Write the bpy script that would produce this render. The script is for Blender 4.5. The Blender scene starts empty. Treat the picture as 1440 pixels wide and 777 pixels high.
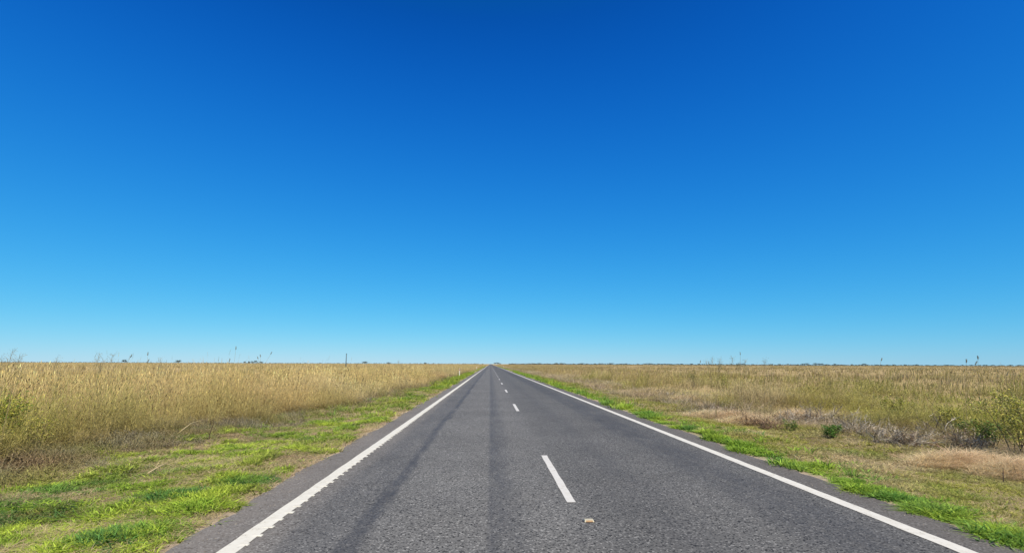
import bpy, math, random
import numpy as np
from mathutils import Vector, Matrix

random.seed(7)
RNG = np.random.default_rng(11)
S = bpy.context.scene
COL = S.collection

# ------------------------------------------------------------------ camera
CAM_H = 1.75
F_PX = 720.0                       # focal length in pixels of a 1440 wide frame
CX, CY = 720.0, 388.5
HORIZON_Y, VP_X = 511.5, 690.0
PITCH = math.atan((HORIZON_Y - CY) / F_PX)
YAW = math.atan((CX - VP_X) * math.cos(PITCH) / F_PX)      # to the right
ROLL = math.radians(0.22)

cam_d = bpy.data.cameras.new('camera')
cam = bpy.data.objects.new('camera', cam_d)
COL.objects.link(cam)
cam_d.sensor_width = 36.0
cam_d.lens = 36.0 * F_PX / 1440.0
cam_d.clip_start = 0.1
cam_d.clip_end = 60000.0
fwd = Vector((math.sin(YAW) * math.cos(PITCH), math.cos(YAW) * math.cos(PITCH), math.sin(PITCH)))
right = Vector((math.cos(YAW), -math.sin(YAW), 0))
up = right.cross(fwd)
r2 = right * math.cos(ROLL) + up * math.sin(ROLL)
u2 = up * math.cos(ROLL) - right * math.sin(ROLL)
M = Matrix(((r2.x, u2.x, -fwd.x, 0), (r2.y, u2.y, -fwd.y, 0), (r2.z, u2.z, -fwd.z, CAM_H), (0, 0, 0, 1)))
cam.matrix_world = M
S.camera = cam


def ray(u, v):
    return (r2 * (u - CX) - u2 * (v - CY) + fwd * F_PX)


def gp(u, v, z=0.0):
    """ground point seen at a place of the photograph"""
    d = ray(u, v)
    k = (z - CAM_H) / d.z
    return d.x * k, d.y * k


def along(u, dist, v=HORIZON_Y):
    """x, y, height of a sight line at a given distance along the road"""
    d = ray(u, v)
    k = dist / d.y
    return d.x * k, d.y * k, CAM_H + d.z * k


# ------------------------------------------------------------------ helpers
def lin(r, g, b):
    f = lambda c: (c / 255 / 12.92) if c / 255 <= 0.04045 else ((c / 255 + 0.055) / 1.055) ** 2.4
    return np.array((f(r), f(g), f(b)))


def _hash(ix, iy, seed):
    n = (ix.astype(np.int64) * 374761393 + iy.astype(np.int64) * 668265263 + seed * 974711) & 0x7fffffff
    n = ((n ^ (n >> 13)) * 1274126177) & 0x7fffffff
    n = (n ^ (n >> 16)) & 0xffffff
    return n / float(0xffffff)


def vnoise(x, y, seed=0):
    x = np.asarray(x, float); y = np.asarray(y, float)
    ix = np.floor(x); iy = np.floor(y)
    fx = x - ix; fy = y - iy
    fx = fx * fx * (3 - 2 * fx); fy = fy * fy * (3 - 2 * fy)
    a = _hash(ix, iy, seed); b = _hash(ix + 1, iy, seed)
    c = _hash(ix, iy + 1, seed); d = _hash(ix + 1, iy + 1, seed)
    return (a * (1 - fx) + b * fx) * (1 - fy) + (c * (1 - fx) + d * fx) * fy


def fbm(x, y, seed=0, octs=3):
    t = 0; amp = 1; tot = 0
    for o in range(octs):
        t = t + amp * vnoise(np.asarray(x) * 2 ** o, np.asarray(y) * 2 ** o, seed + o * 17)
        tot += amp; amp *= 0.5
    return t / tot


def sstep(a, b, x):
    t = np.clip((np.asarray(x, float) - a) / (b - a), 0, 1)
    return t * t * (3 - 2 * t)


def set_props(o, label=None, cat=None, group=None, kind=None):
    if label: o['label'] = label
    if cat: o['category'] = cat
    if group: o['group'] = group
    if kind: o['kind'] = kind
    return o


def empty(name, loc, label, cat, group=None, rz=0.0):
    o = bpy.data.objects.new(name, None)
    o.empty_display_size = 0.2
    COL.objects.link(o)
    o.location = loc
    o.rotation_euler = (0, 0, rz)
    return set_props(o, label, cat, group)


def link_mesh(name, me, mat, parent=None):
    o = bpy.data.objects.new(name, me)
    COL.objects.link(o)
    if mat and not me.materials:
        me.materials.append(mat)
    if parent: o.parent = parent
    return o


def np_mesh(name, V, Q, C=None, smooth=False, flat=False):
    me = bpy.data.meshes.new(name)
    n = len(V); m = len(Q)
    me.vertices.add(n)
    me.vertices.foreach_set('co', np.ascontiguousarray(V, dtype=np.float32).ravel())
    me.loops.add(m * 4)
    me.loops.foreach_set('vertex_index', np.ascontiguousarray(Q, dtype=np.int32).ravel())
    me.polygons.add(m)
    me.polygons.foreach_set('loop_start', np.arange(0, m * 4, 4, dtype=np.int32))
    if C is not None:
        a = me.attributes.new('tint', 'FLOAT_COLOR', 'POINT')
        cc = np.ones((n, 4), dtype=np.float32)
        cc[:, :3] = np.clip(C, 0.002, 0.9)
        a.data.foreach_set('color', cc.ravel())
    me.update(calc_edges=True)
    if smooth:
        me.polygons.foreach_set('use_smooth', np.ones(m, dtype=bool))
    if flat:
        me.shade_flat()
    return me


class MB:
    """collects boxes, tubes and leaves into one mesh"""
    def __init__(s):
        s.v = []; s.f = []; s.c = []

    def add(s, vs, fs, col=None):
        o = len(s.v)
        s.v += [tuple(p) for p in vs]
        s.f += [tuple(i + o for i in f) for f in fs]
        s.c += [tuple(col) if col is not None else (1, 1, 1)] * len(vs)

    def box(s, x0, x1, y0, y1, z0, z1, col=None):
        s.add([(x0, y0, z0), (x1, y0, z0), (x1, y1, z0), (x0, y1, z0), (x0, y0, z1), (x1, y0, z1), (x1, y1, z1), (x0, y1, z1)],
              [(3, 2, 1, 0), (4, 5, 6, 7), (0, 1, 5, 4), (1, 2, 6, 5), (2, 3, 7, 6), (3, 0, 4, 7)], col)

    def tube(s, pts, radii, n=5, col=None, cap=True):
        pts = [Vector(p) for p in pts]
        rings = []
        for i, p in enumerate(pts):
            a = pts[max(i - 1, 0)]; b = pts[min(i + 1, len(pts) - 1)]
            d = (b - a)
            d = d.normalized() if d.length > 1e-9 else Vector((0, 0, 1))
            x = d.cross(Vector((0.31, 0.95, 0.02)))
            if x.length < 0.05: x = d.cross(Vector((1, 0, 0)))
            x.normalize(); y = d.cross(x)
            rings.append([p + (x * math.cos(2 * math.pi * k / n) + y * math.sin(2 * math.pi * k / n)) * radii[i] for k in range(n)])
        vs = [q for r in rings for q in r]
        fs = []
        for i in range(len(pts) - 1):
            for k in range(n):
                fs.append((i * n + k, i * n + (k + 1) % n, (i + 1) * n + (k + 1) % n, (i + 1) * n + k))
        if cap:
            fs.append(tuple(range(n - 1, -1, -1)))
            fs.append(tuple((len(pts) - 1) * n + k for k in range(n)))
        s.add(vs, fs, col)

    def leaf(s, p, length, width, d, nrm, col=None):
        p = Vector(p); d = Vector(d).normalized(); nrm = Vector(nrm)
        w = d.cross(nrm)
        if w.length < 1e-4: w = d.cross(Vector((1, 0.2, 0.1)))
        w.normalize()
        m = p + d * length * 0.5
        s.add([p, m + w * width * 0.5, p + d * length, m - w * width * 0.5], [(0, 1, 2, 3)], col)

    def mesh(s, name, smooth=False):
        me = bpy.data.meshes.new(name)
        me.from_pydata(s.v, [], s.f)
        a = me.attributes.new('tint', 'FLOAT_COLOR', 'POINT')
        cc = np.ones((len(s.v), 4), dtype=np.float32)
        if len(s.v): cc[:, :3] = np.array(s.c)
        a.data.foreach_set('color', cc.ravel())
        if smooth:
            me.polygons.foreach_set('use_smooth', np.ones(len(me.polygons), dtype=bool))
        me.update()
        return me

    def build(s, name, mat, parent=None, smooth=False):
        return link_mesh(name, s.mesh(name, smooth), mat, parent)


# ------------------------------------------------------------------ materials
def new_mat(name):
    m = bpy.data.materials.new(name)
    m.use_nodes = True
    nt = m.node_tree
    nt.nodes.clear()
    out = nt.nodes.new('ShaderNodeOutputMaterial')
    return m, nt, out


class NT:
    def __init__(s, nt): s.nt = nt

    def n(s, t, **kw):
        nd = s.nt.nodes.new(t)
        for k, v in kw.items(): setattr(nd, k, v)
        return nd

    def l(s, a, b): s.nt.links.new(a, b)

    def noise(s, vec, scale, detail=3, rough=0.55, dim='3D'):
        nd = s.n('ShaderNodeTexNoise'); nd.noise_dimensions = dim
        nd.inputs['Scale'].default_value = scale
        nd.inputs['Detail'].default_value = detail
        nd.inputs['Roughness'].default_value = rough
        if vec: s.l(vec, nd.inputs['Vector'])
        return nd.outputs[0]

    def math(s, op, a, b=None, c=None, clamp=False):
        nd = s.n('ShaderNodeMath', operation=op); nd.use_clamp = clamp
        for i, q in enumerate((a, b, c)):
            if q is None: continue
            if isinstance(q, (int, float)): nd.inputs[i].default_value = q
            else: s.l(q, nd.inputs[i])
        return nd.outputs[0]

    def ramp(s, fac, stops, mode='LINEAR'):
        nd = s.n('ShaderNodeValToRGB')
        cr = nd.color_ramp; cr.interpolation = mode
        stops = [(p, (c, c, c, 1) if isinstance(c, (int, float)) else (*c, 1)) for p, c in stops]
        cr.elements[0].position = stops[0][0]; cr.elements[0].color = stops[0][1]
        cr.elements[-1].position = stops[-1][0]; cr.elements[-1].color = stops[-1][1]
        for p, c in stops[1:-1]:
            cr.elements.new(p).color = c
        s.l(fac, nd.inputs[0])
        return nd.outputs[0]

    def mix(s, fac, a, b, mode='MIX'):
        nd = s.n('ShaderNodeMix', data_type='RGBA', blend_type=mode)
        for sock, q in ((nd.inputs[0], fac), (nd.inputs[6], a), (nd.inputs[7], b)):
            if isinstance(q, (int, float)): sock.default_value = q
            elif isinstance(q, (tuple, list, np.ndarray)): sock.default_value = (*q, 1)
            else: s.l(q, sock)
        return nd.outputs[2]

    def bsdf(s, col, rough=0.8, spec=0.3, normal=None, metal=0.0):
        b = s.n('ShaderNodeBsdfPrincipled')
        if isinstance(col, (tuple, list, np.ndarray)): b.inputs['Base Color'].default_value = (*col, 1)
        else: s.l(col, b.inputs['Base Color'])
        if isinstance(rough, (int, float)): b.inputs['Roughness'].default_value = rough
        else: s.l(rough, b.inputs['Roughness'])
        b.inputs['Specular IOR Level'].default_value = spec
        b.inputs['Metallic'].default_value = metal
        if normal: s.l(normal, b.inputs['Normal'])
        return b.outputs[0]

    def bump(s, h, strength, dist):
        b = s.n('ShaderNodeBump')
        b.inputs['Strength'].default_value = strength
        b.inputs['Distance'].default_value = dist
        s.l(h, b.inputs['Height'])
        return b.outputs[0]


def tint_mat(name, translucent=0.3, rough=0.65, spec=0.2):
    m, nt, out = new_mat(name)
    t = NT(nt)
    at = t.n('ShaderNodeAttribute', attribute_name='tint')
    d = t.bsdf(at.outputs['Color'], rough, spec)
    if translucent > 0:
        tr = t.n('ShaderNodeBsdfTranslucent')
        t.l(at.outputs['Color'], tr.inputs['Color'])
        mx = t.n('ShaderNodeMixShader')
        mx.inputs[0].default_value = translucent
        t.l(d, mx.inputs[1]); t.l(tr.outputs[0], mx.inputs[2])
        t.l(mx.outputs[0], out.inputs[0])
    else:
        t.l(d, out.inputs[0])
    return m


def plain_mat(name, col, rough=0.6, spec=0.3, var=0.15, scale=8.0, metal=0.0):
    m, nt, out = new_mat(name)
    t = NT(nt)
    tc = t.n('ShaderNodeTexCoord')
    nz = t.noise(tc.outputs['Object'], scale, 4)
    c = t.mix(t.math('MULTIPLY', nz, 1.0), tuple(np.array(col) * (1 - var)), tuple(np.array(col) * (1 + var)))
    t.l(t.bsdf(c, rough, spec, t.bump(nz, 0.2, 0.003), metal), out.inputs[0])
    return m


MAT_GRASS = tint_mat('grass_blades', 0.35)
MAT_DRY = tint_mat('dry_grass_blades', 0.30, 0.7, 0.25)
MAT_LEAF = tint_mat('leaves', 0.25)
MAT_TWIG = tint_mat('dry_twigs', 0.0, 0.85, 0.15)

# road geometry measured from the photograph (x is across the road, camera at x = 0)
ROAD_L, ROAD_R = -3.08, 5.14
X0, X1 = -3.4, 5.4


def asphalt():
    m, nt, out = new_mat('chip_seal_asphalt')
    t = NT(nt)
    tc = t.n('ShaderNodeTexCoord')
    P = tc.outputs['Object']
    sep = t.n('ShaderNodeSeparateXYZ'); t.l(P, sep.inputs[0])
    # meandering of the tyre tracks along the road
    mp = t.n('ShaderNodeMapping'); t.l(P, mp.inputs['Vector'])
    mp.inputs['Scale'].default_value = (0.7, 0.14, 1)
    w1 = t.noise(mp.outputs[0], 1.6, 3)
    mp2 = t.n('ShaderNodeMapping'); t.l(P, mp2.inputs['Vector'])
    mp2.inputs['Scale'].default_value = (3.0, 0.5, 1)
    w2 = t.noise(mp2.outputs[0], 2.0, 4)
    xw = t.math('ADD', sep.outputs[0], t.math('MULTIPLY', t.math('SUBTRACT', w1, 0.5), 0.30))
    xw = t.math('ADD', xw, t.math('MULTIPLY', t.math('SUBTRACT', w2, 0.5), 0.24))
    xf = t.math('DIVIDE', t.math('SUBTRACT', xw, X0), X1 - X0)
    q = lambda x: (x - X0) / (X1 - X0)
    # amount of bitumen at the surface: 0 open stone, 1 bled tar
    track = t.ramp(xf, [(q(-3.2), 0.05), (q(-2.2), 0.08), (q(-2.0), 0.50), (q(-1.75), 0.42), (q(-1.50), 0.40), (q(-1.41), 1.0), (q(-1.33), 0.95), (q(-1.24), 0.10),
                        (q(-0.5), 0.0), (q(1.0), 0.10), (q(1.7), 0.16), (q(2.1), 0.34), (q(2.6), 0.06),
                        (q(3.1), 0.10), (q(3.5), 0.62), (q(3.95), 0.55), (q(4.3), 0.12), (q(5.3), 0.05)])
    # crisp seal joint beside the middle of the near lane (paver overlap)
    xj = t.math('ADD', sep.outputs[0], t.math('MULTIPLY', t.math('SUBTRACT', w1, 0.5), 0.06))
    seam = t.ramp(t.math('DIVIDE', t.math('SUBTRACT', xj, X0), X1 - X0),
                  [(q(-0.03), 0.0), (q(0.02), 0.72), (q(0.25), 0.50), (q(0.55), 0.0)])
    tk = t.math('MAXIMUM', track, seam)
    patch = t.noise(mp.outputs[0], 5.0, 5, 0.65)
    tk = t.math('MULTIPLY', tk, t.ramp(t.math('ADD', t.math('MULTIPLY', patch, 0.6), t.math('MULTIPLY', t.noise(P, 5.0, 5, 0.7), 0.4)), [(0.38, 0.22), (0.50, 0.75), (0.62, 1.0)]), clamp=True)
    # stone chips
    vo = t.n('ShaderNodeTexVoronoi'); vo.inputs['Scale'].default_value = 58.0; t.l(P, vo.inputs['Vector'])
    sepc = t.n('ShaderNodeSeparateColor'); t.l(vo.outputs['Color'], sepc.inputs[0])
    chip = t.ramp(sepc.outputs[0], [(0.0, 0.016), (0.10, 0.030), (0.19, 0.105), (0.65, 0.126), (0.88, 0.150), (1.0, 0.30)])
    n2 = t.noise(P, 34.0, 3, 0.7)
    chip = t.mix(1.0, chip, t.ramp(n2, [(0.28, 0.50), (0.42, 0.95), (0.72, 1.22)]), 'MULTIPLY')
    warm = t.mix(t.noise(P, 1.1, 3), (0.95, 0.935, 0.865), (0.96, 0.93, 0.83))
    chip = t.mix(1.0, chip, warm, 'MULTIPLY')
    tar = t.mix(n2, (0.028, 0.028, 0.0285), (0.055, 0.0545, 0.054))
    c = t.mix(t.math('MULTIPLY', tk, 0.9), chip, tar)
    # dusty shoulders outside the edge lines
    dustL = t.ramp(t.math('DIVIDE', t.math('SUBTRACT', xw, X0), X1 - X0),
                   [(q(-3.3), 0.75), (q(-2.75), 0.62), (q(-2.3), 0.45), (q(-2.0), 0.1), (q(-1.7), 0.0), (q(4.4), 0.0), (q(4.65), 0.42), (q(5.2), 0.65)])
    dn = t.noise(P, 7.0, 5, 0.7)
    c = t.mix(t.math('MULTIPLY', dustL, t.math('ADD', 0.25, dn)), c, (0.172, 0.148, 0.120))
    big = t.noise(P, 0.45, 3)
    c = t.mix(1.0, c, t.ramp(big, [(0.3, 0.88), (0.7, 1.12)]), 'MULTIPLY')
    # the far lane was sealed with darker stone than the near one
    lane = t.ramp(t.math('DIVIDE', t.math('SUBTRACT', xj, X0), X1 - X0), [(q(-3.3), 1.0), (q(0.9), 1.0), (q(1.3), 0.84), (q(5.3), 0.80)])
    c = t.mix(1.0, c, lane, 'MULTIPLY')
    # old drips and scuffs
    st = t.noise(P, 2.6, 4, 0.6)
    c = t.mix(t.ramp(st, [(0.62, 0.0), (0.74, 0.45)]), c, (0.055, 0.052, 0.050))
    hgt = t.math('ADD', vo.outputs['Distance'], t.math('MULTIPLY', n2, 0.6))
    rough = t.math('SUBTRACT', 0.88, t.math('MULTIPLY', tk, 0.22))
    t.l(t.bsdf(c, rough, 0.22, t.bump(hgt, 0.35, 0.004)), out.inputs[0])
    return m


def paint(name, base, wear):
    m, nt, out = new_mat(name)
    t = NT(nt)
    tc = t.n('ShaderNodeTexCoord'); P = tc.outputs['Object']
    n1 = t.noise(P, 70, 3, 0.7); n2 = t.noise(P, 2.2, 4, 0.6); n3 = t.noise(P, 9, 5, 0.7)
    c = t.mix(n2, tuple(np.array(base) * 0.86), base)
    c = t.mix(t.ramp(n3, [(0.45, 0.0), (0.75, 0.55)]), c, tuple(np.array(base) * np.array((0.70, 0.66, 0.58))))
    chipped = t.ramp(t.math('ADD', t.math('MULTIPLY', n1, 0.6), t.math('MULTIPLY', n3, 0.4)), [(wear, 0.0), (wear + 0.07, 1.0)])
    c = t.mix(chipped, c, (0.07, 0.065, 0.06))
    t.l(t.bsdf(c, 0.6, 0.25, t.bump(n1, 0.3, 0.003)), out.inputs[0])
    return m


def ground_mat():
    m, nt, out = new_mat('verge_and_field_soil')
    t = NT(nt)
    tc = t.n('ShaderNodeTexCoord'); P = tc.outputs['Object']
    n_big = t.noise(P, 0.35, 4, 0.6); n_mid = t.noise(P, 1.6, 5, 0.65); n_f = t.noise(P, 14, 6, 0.75); n_vf = t.noise(P, 90, 3, 0.7)
    soil = t.mix(n_mid, (0.29, 0.225, 0.135), (0.46, 0.37, 0.225))
    straw = t.mix(n_f, (0.22, 0.19, 0.085), (0.52, 0.44, 0.22))
    mat_g = t.mix(n_f, (0.050, 0.070, 0.016), (0.14, 0.16, 0.045))
    c = t.mix(t.ramp(n_mid, [(0.40, 0.0), (0.58, 1.0)]), straw, soil)
    c = t.mix(t.ramp(t.math('ADD', t.math('MULTIPLY', n_big, 0.5), t.math('MULTIPLY', n_f, 0.5)), [(0.46, 0.0), (0.56, 0.75)]), c, mat_g)
    # bare sandy fringe against the seal
    sep = t.n('ShaderNodeSeparateXYZ'); t.l(P, sep.inputs[0])
    off = t.math('ABSOLUTE', t.math('SUBTRACT', sep.outputs[0], (ROAD_L + ROAD_R) / 2))
    off = t.math('ADD', off, t.math('MULTIPLY', t.math('SUBTRACT', n_mid, 0.5), 0.8))
    fr = t.ramp(t.math('SUBTRACT', off, 3.9), [(0.0, 1.0), (0.30, 1.0), (0.52, 0.0)])
    sand = t.mix(n_f, (0.26, 0.20, 0.135), (0.44, 0.36, 0.25))
    c = t.mix(fr, c, sand)
    # the far field reads as dry grass
    fieldc = t.mix(n_f, (0.26, 0.19, 0.085), (0.40, 0.30, 0.14))
    fm = t.math('MAXIMUM', t.ramp(t.math('DIVIDE', sep.outputs[1], 300.0), [(0.35, 0.0), (0.9, 1.0)]), t.ramp(t.math('DIVIDE', off, 40.0), [(0.26, 0.0), (0.33, 1.0)]))
    c = t.mix(fm, c, fieldc)
    c = t.mix(1.0, c, t.ramp(n_vf, [(0.25, 0.7), (0.75, 1.3)]), 'MULTIPLY')
    hgt = t.math('ADD', n_f, t.math('MULTIPLY', n_vf, 0.4))
    t.l(t.bsdf(c, 0.95, 0.1, t.bump(hgt, 0.7, 0.03)), out.inputs[0])
    return m


# ------------------------------------------------------------------ ground and road
def gheight(x, y):
    x = np.asarray(x, float); y = np.asarray(y, float)
    d = np.maximum(ROAD_L - x, x - ROAD_R)
    z = -0.09 + 0.072 * sstep(-0.55, -0.30, d)
    z = z - 0.13 * sstep(0.3, 3.2, d) + 0.10 * sstep(4.5, 8.0, d)
    near = 1 - sstep(80, 200, np.abs(y))
    bump = (fbm(x * 0.9, y * 0.9, 5) - 0.5) * 0.13 + (fbm(x * 0.22, y * 0.22, 8) - 0.5) * 0.16
    z = z + bump * sstep(0.15, 1.6, d) * near
    return z


def axis(lo, hi, step, far, grow=1.22):
    a = list(np.arange(lo, hi + 1e-6, step))
    s = step; p = hi; hi_l = []
    while p < far:
        s *= grow; p += s; hi_l.append(p)
    s = step; p = lo; lo_l = []
    while p > -far:
        s *= grow; p -= s; lo_l.append(p)
    return np.array(lo_l[::-1] + a + hi_l)


def build_ground():
    xs = axis(-26, 30, 0.2, 24000)
    ys = axis(-6, 50, 0.22, 24000)
    X, Y = np.meshgrid(xs, ys)
    Z = gheight(X, Y)
    V = np.stack([X.ravel(), Y.ravel(), Z.ravel()], 1)
    nx = len(xs); ny = len(ys)
    i = np.arange(nx - 1); j = np.arange(ny - 1)
    I, J = np.meshgrid(i, j)
    a = (J * nx + I).ravel()
    Q = np.stack([a, a + 1, a + 1 + nx, a + nx], 1)
    o = link_mesh('ground', np_mesh('ground', V, Q, smooth=True), ground_mat())
    set_props(o, 'dry grassy plain running flat to the horizon on both sides of the road', 'ground', kind='structure')


def road_edge(y, side):
    y = np.asarray(y, float)
    f = 1 - sstep(60, 160, y)
    nz = (fbm(y * 1.1, y * 0 + side * 7.3, 31, 4) - 0.5) * 0.30 + (vnoise(y * 7, y * 0 + side, 9) - 0.5) * 0.05
    return nz * f


def build_road():
    ys = axis(-14, 45, 0.08, 9000, 1.12)
    ys = ys[ys >= -14]
    eL = ROAD_L + road_edge(ys, 1); eR = ROAD_R + road_edge(ys, 2)
    ny = len(ys)
    V = np.zeros((ny, 4, 3)); V[:, :, 1] = ys[:, None]
    V[:, 0, 0] = eL; V[:, 0, 2] = -0.12
    V[:, 1, 0] = eL; V[:, 1, 2] = 0
    V[:, 2, 0] = eR; V[:, 2, 2] = 0
    V[:, 3, 0] = eR; V[:, 3, 2] = -0.12
    V = V.reshape(-1, 3)
    Q = []
    for k in range(3):
        a = np.arange(ny - 1) * 4 + k
        Q.append(np.stack([a, a + 1, a + 5, a + 4], 1))
    road = link_mesh('road', np_mesh('road', V, np.concatenate(Q), flat=True), asphalt())
    set_props(road, 'straight grey two lane sealed road running to the horizon', 'road', kind='structure')
    line_m = paint('thermoplastic_line_paint', (0.60, 0.575, 0.48), 0.60)
    dash_m = paint('worn_dash_paint', (0.56, 0.54, 0.48), 0.60)
    white_m = paint('edge_line_paint', (0.60, 0.575, 0.49), 0.585)

    def strip(x0, x1, y0, y1, wob, seed):
        yy = [y for y in axis(-14, 45, 0.15, 9000, 1.12) if y0 <= y <= y1]
        yy = np.array([y0] + yy + [y1]); yy = np.unique(yy)
        f = 1 - sstep(40, 120, yy)
        a = x0 + (vnoise(yy * 5, yy * 0 + seed, 3) - 0.5) * wob * f
        b = x1 + (vnoise(yy * 5, yy * 0 + seed + 9, 4) - 0.5) * wob * f
        n = len(yy)
        V = np.zeros((n, 2, 3)); V[:, 0, 0] = a; V[:, 1, 0] = b; V[:, :, 1] = yy[:, None]; V[:, :, 2] = 0.005
        k = np.arange(n - 1) * 2
        return V.reshape(-1, 3), np.stack([k, k + 1, k + 3, k + 2], 1)

    xl = gp(303, 777)[0], gp(341, 777)[0]
    V, Q = strip(LINE_L[0], LINE_L[1], -14, 7000, 0.012, 1)
    y = -4.0; RV = []; RQ = []; nb = len(V)
    while y < 60:
        w = 0.065 + random.uniform(-0.018, 0.018)
        h = 0.0085
        x1 = LINE_L[1] + 0.034 + random.uniform(-0.014, 0.012)
        x0 = LINE_L[1] - 0.075
        k = nb + len(RV)
        RV += [(x0, y, 0.0055), (x1, y, 0.0015), (x1, y + w, 0.0015), (x0, y + w, 0.0055),
               (x0 + .02, y + .012, h), (x1 - .008, y + .012, h), (x1 - .008, y + w - .012, h), (x0 + .02, y + w - .012, h)]
        RQ += [tuple(i + k for i in f) for f in ((4, 5, 6, 7), (0, 1, 5, 4), (1, 2, 6, 5), (2, 3, 7, 6), (3, 0, 4, 7))]
        y += 0.27 + random.uniform(-0.008, 0.008)
    el = link_mesh('edge_line', np_mesh('edge_line', np.concatenate([V, np.array(RV)]), np.concatenate([Q, np.array(RQ)]), flat=True), line_m, road)
    el['label'] = 'left solid white edge line with raised ribs along its inner side'
    V, Q = strip(LINE_R[0], LINE_R[1], -14, 7000, 0.012, 2)
    er = link_mesh('edge_line', np_mesh('edge_line', V, Q), white_m, road)
    er['label'] = 'right solid white edge line'
    for k in range(-1, 40):
        c = DASH_Y0 + DASH_P * k
        V, Q = strip(DASH_X - 0.056, DASH_X + 0.056, c - DASH_L / 2, c + DASH_L / 2, 0.010, 20 + k)
        link_mesh('centre_dash', np_mesh('centre_dash', V, Q), dash_m, road)


def mid(u0, u1, v):
    return gp(u0, v)[0], gp(u1, v)[0]


LINE_L = mid(304, 331, 777)
LINE_R = mid(1350, 1376, 777)
DASH_X = (gp(783.5, 672)[0] + gp(804, 706)[0]) / 2
DASH_Y0 = (gp(800, 706)[1] + gp(766, 640)[1]) / 2
DASH_L = gp(766, 640)[1] - gp(800, 706)[1]
DASH_P = 12.95
ROAD_L = gp(222, 777)[0] + 0.02
print('LINES', LINE_L, LINE_R, DASH_X, gp(785, 672), DASH_Y0, DASH_L, ROAD_L, gp(1110, 650), gp(1425, 777), gp(828, 732))


# ------------------------------------------------------------------ grass
def proto(rng, n, h, w, spread, bend, segs=3, hvar=0.35, head=None, leaves=0, erect=0.0):
    """one tuft: arrays of verts, quads, height fraction t and per-blade random b, head flag"""
    V = []; Q = []; T = []; B = []; H = []

    def ribbon(pts, ws, face, b, ts, hd=0.0):
        o = len(V)
        fx, fy = math.cos(face), math.sin(face)
        for p, ww, tt in zip(pts, ws, ts):
            V.append((p[0] - fx * ww / 2, p[1] - fy * ww / 2, p[2]))
            V.append((p[0] + fx * ww / 2, p[1] + fy * ww / 2, p[2]))
            T.extend((tt, tt)); B.extend((b, b)); H.extend((hd, hd))
        for i in range(len(pts) - 1):
            Q.append((o + 2 * i, o + 2 * i + 1, o + 2 * i + 3, o + 2 * i + 2))

    for i in range(n):
        a = rng.uniform(0, 2 * math.pi); r = spread * math.sqrt(rng.random())
        bx, by = r * math.cos(a), r * math.sin(a)
        hh = h * (1 + rng.uniform(-hvar, hvar * 0.6))
        az = a + rng.uniform(-0.9, 0.9)
        bd = bend * rng.uniform(0.3, 1.3)
        b = rng.random()
        s = np.linspace(0, 1, segs + 1)
        px = bx + math.cos(az) * bd * hh * s ** 1.8
        py = by + math.sin(az) * bd * hh * s ** 1.8
        pz = hh * (s - 0.35 * min(bd, 1.6) * s ** 2.2)
        pz = np.maximum(pz, 0.0)
        pts = list(zip(px, py, pz))
        ws = w * np.clip(1.15 * (1 - s) ** 0.6, 0.12, 1) if head is None else w * (1 - 0.5 * s)
        face = rng.uniform(0, math.pi)
        ribbon(pts, ws, face, b, s * hh / h)
        if leaves:
            for k in range(leaves):
                f = rng.uniform(0.12, 0.8)
                L = h * rng.uniform(0.16, 0.34); la = rng.uniform(0, 2 * math.pi)
                q = np.array((np.interp(f, s, px), np.interp(f, s, py), np.interp(f, s, pz)))
                ss = np.linspace(0, 1, 4)
                lp = [(q[0] + math.cos(la) * L * 0.75 * x, q[1] + math.sin(la) * L * 0.75 * x, max(0.0, q[2] + L * (0.55 * x - 0.8 * x * x))) for x in ss]
                ribbon(lp, w * 2.0 * np.clip(1 - ss, 0.12, 1) ** 0.6, la + math.pi / 2 + rng.uniform(-.5, .5), rng.random(), np.full(4, f * hh / h))
        if head:
            hl, hw = head
            top = np.array(pts[-1]); dr = top - np.array(pts[-2]); dr = dr / (np.linalg.norm(dr) + 1e-9)
            L = hl * rng.uniform(0.7, 1.3)
            st = np.array((0, 0.35, 0.75, 1.0))
            for fc in (0.0, 1.57):
                hp = [tuple(top + dr * (x - 0.2) * L) for x in st]
                ribbon(hp, hw * np.array((0.35, 1.0, 0.7, 0.1)), face + fc, b, np.ones(4), 1.0)
    return dict(v=np.array(V), q=np.array(Q), t=np.array(T), b=np.array(B), h=np.array(H))


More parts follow.
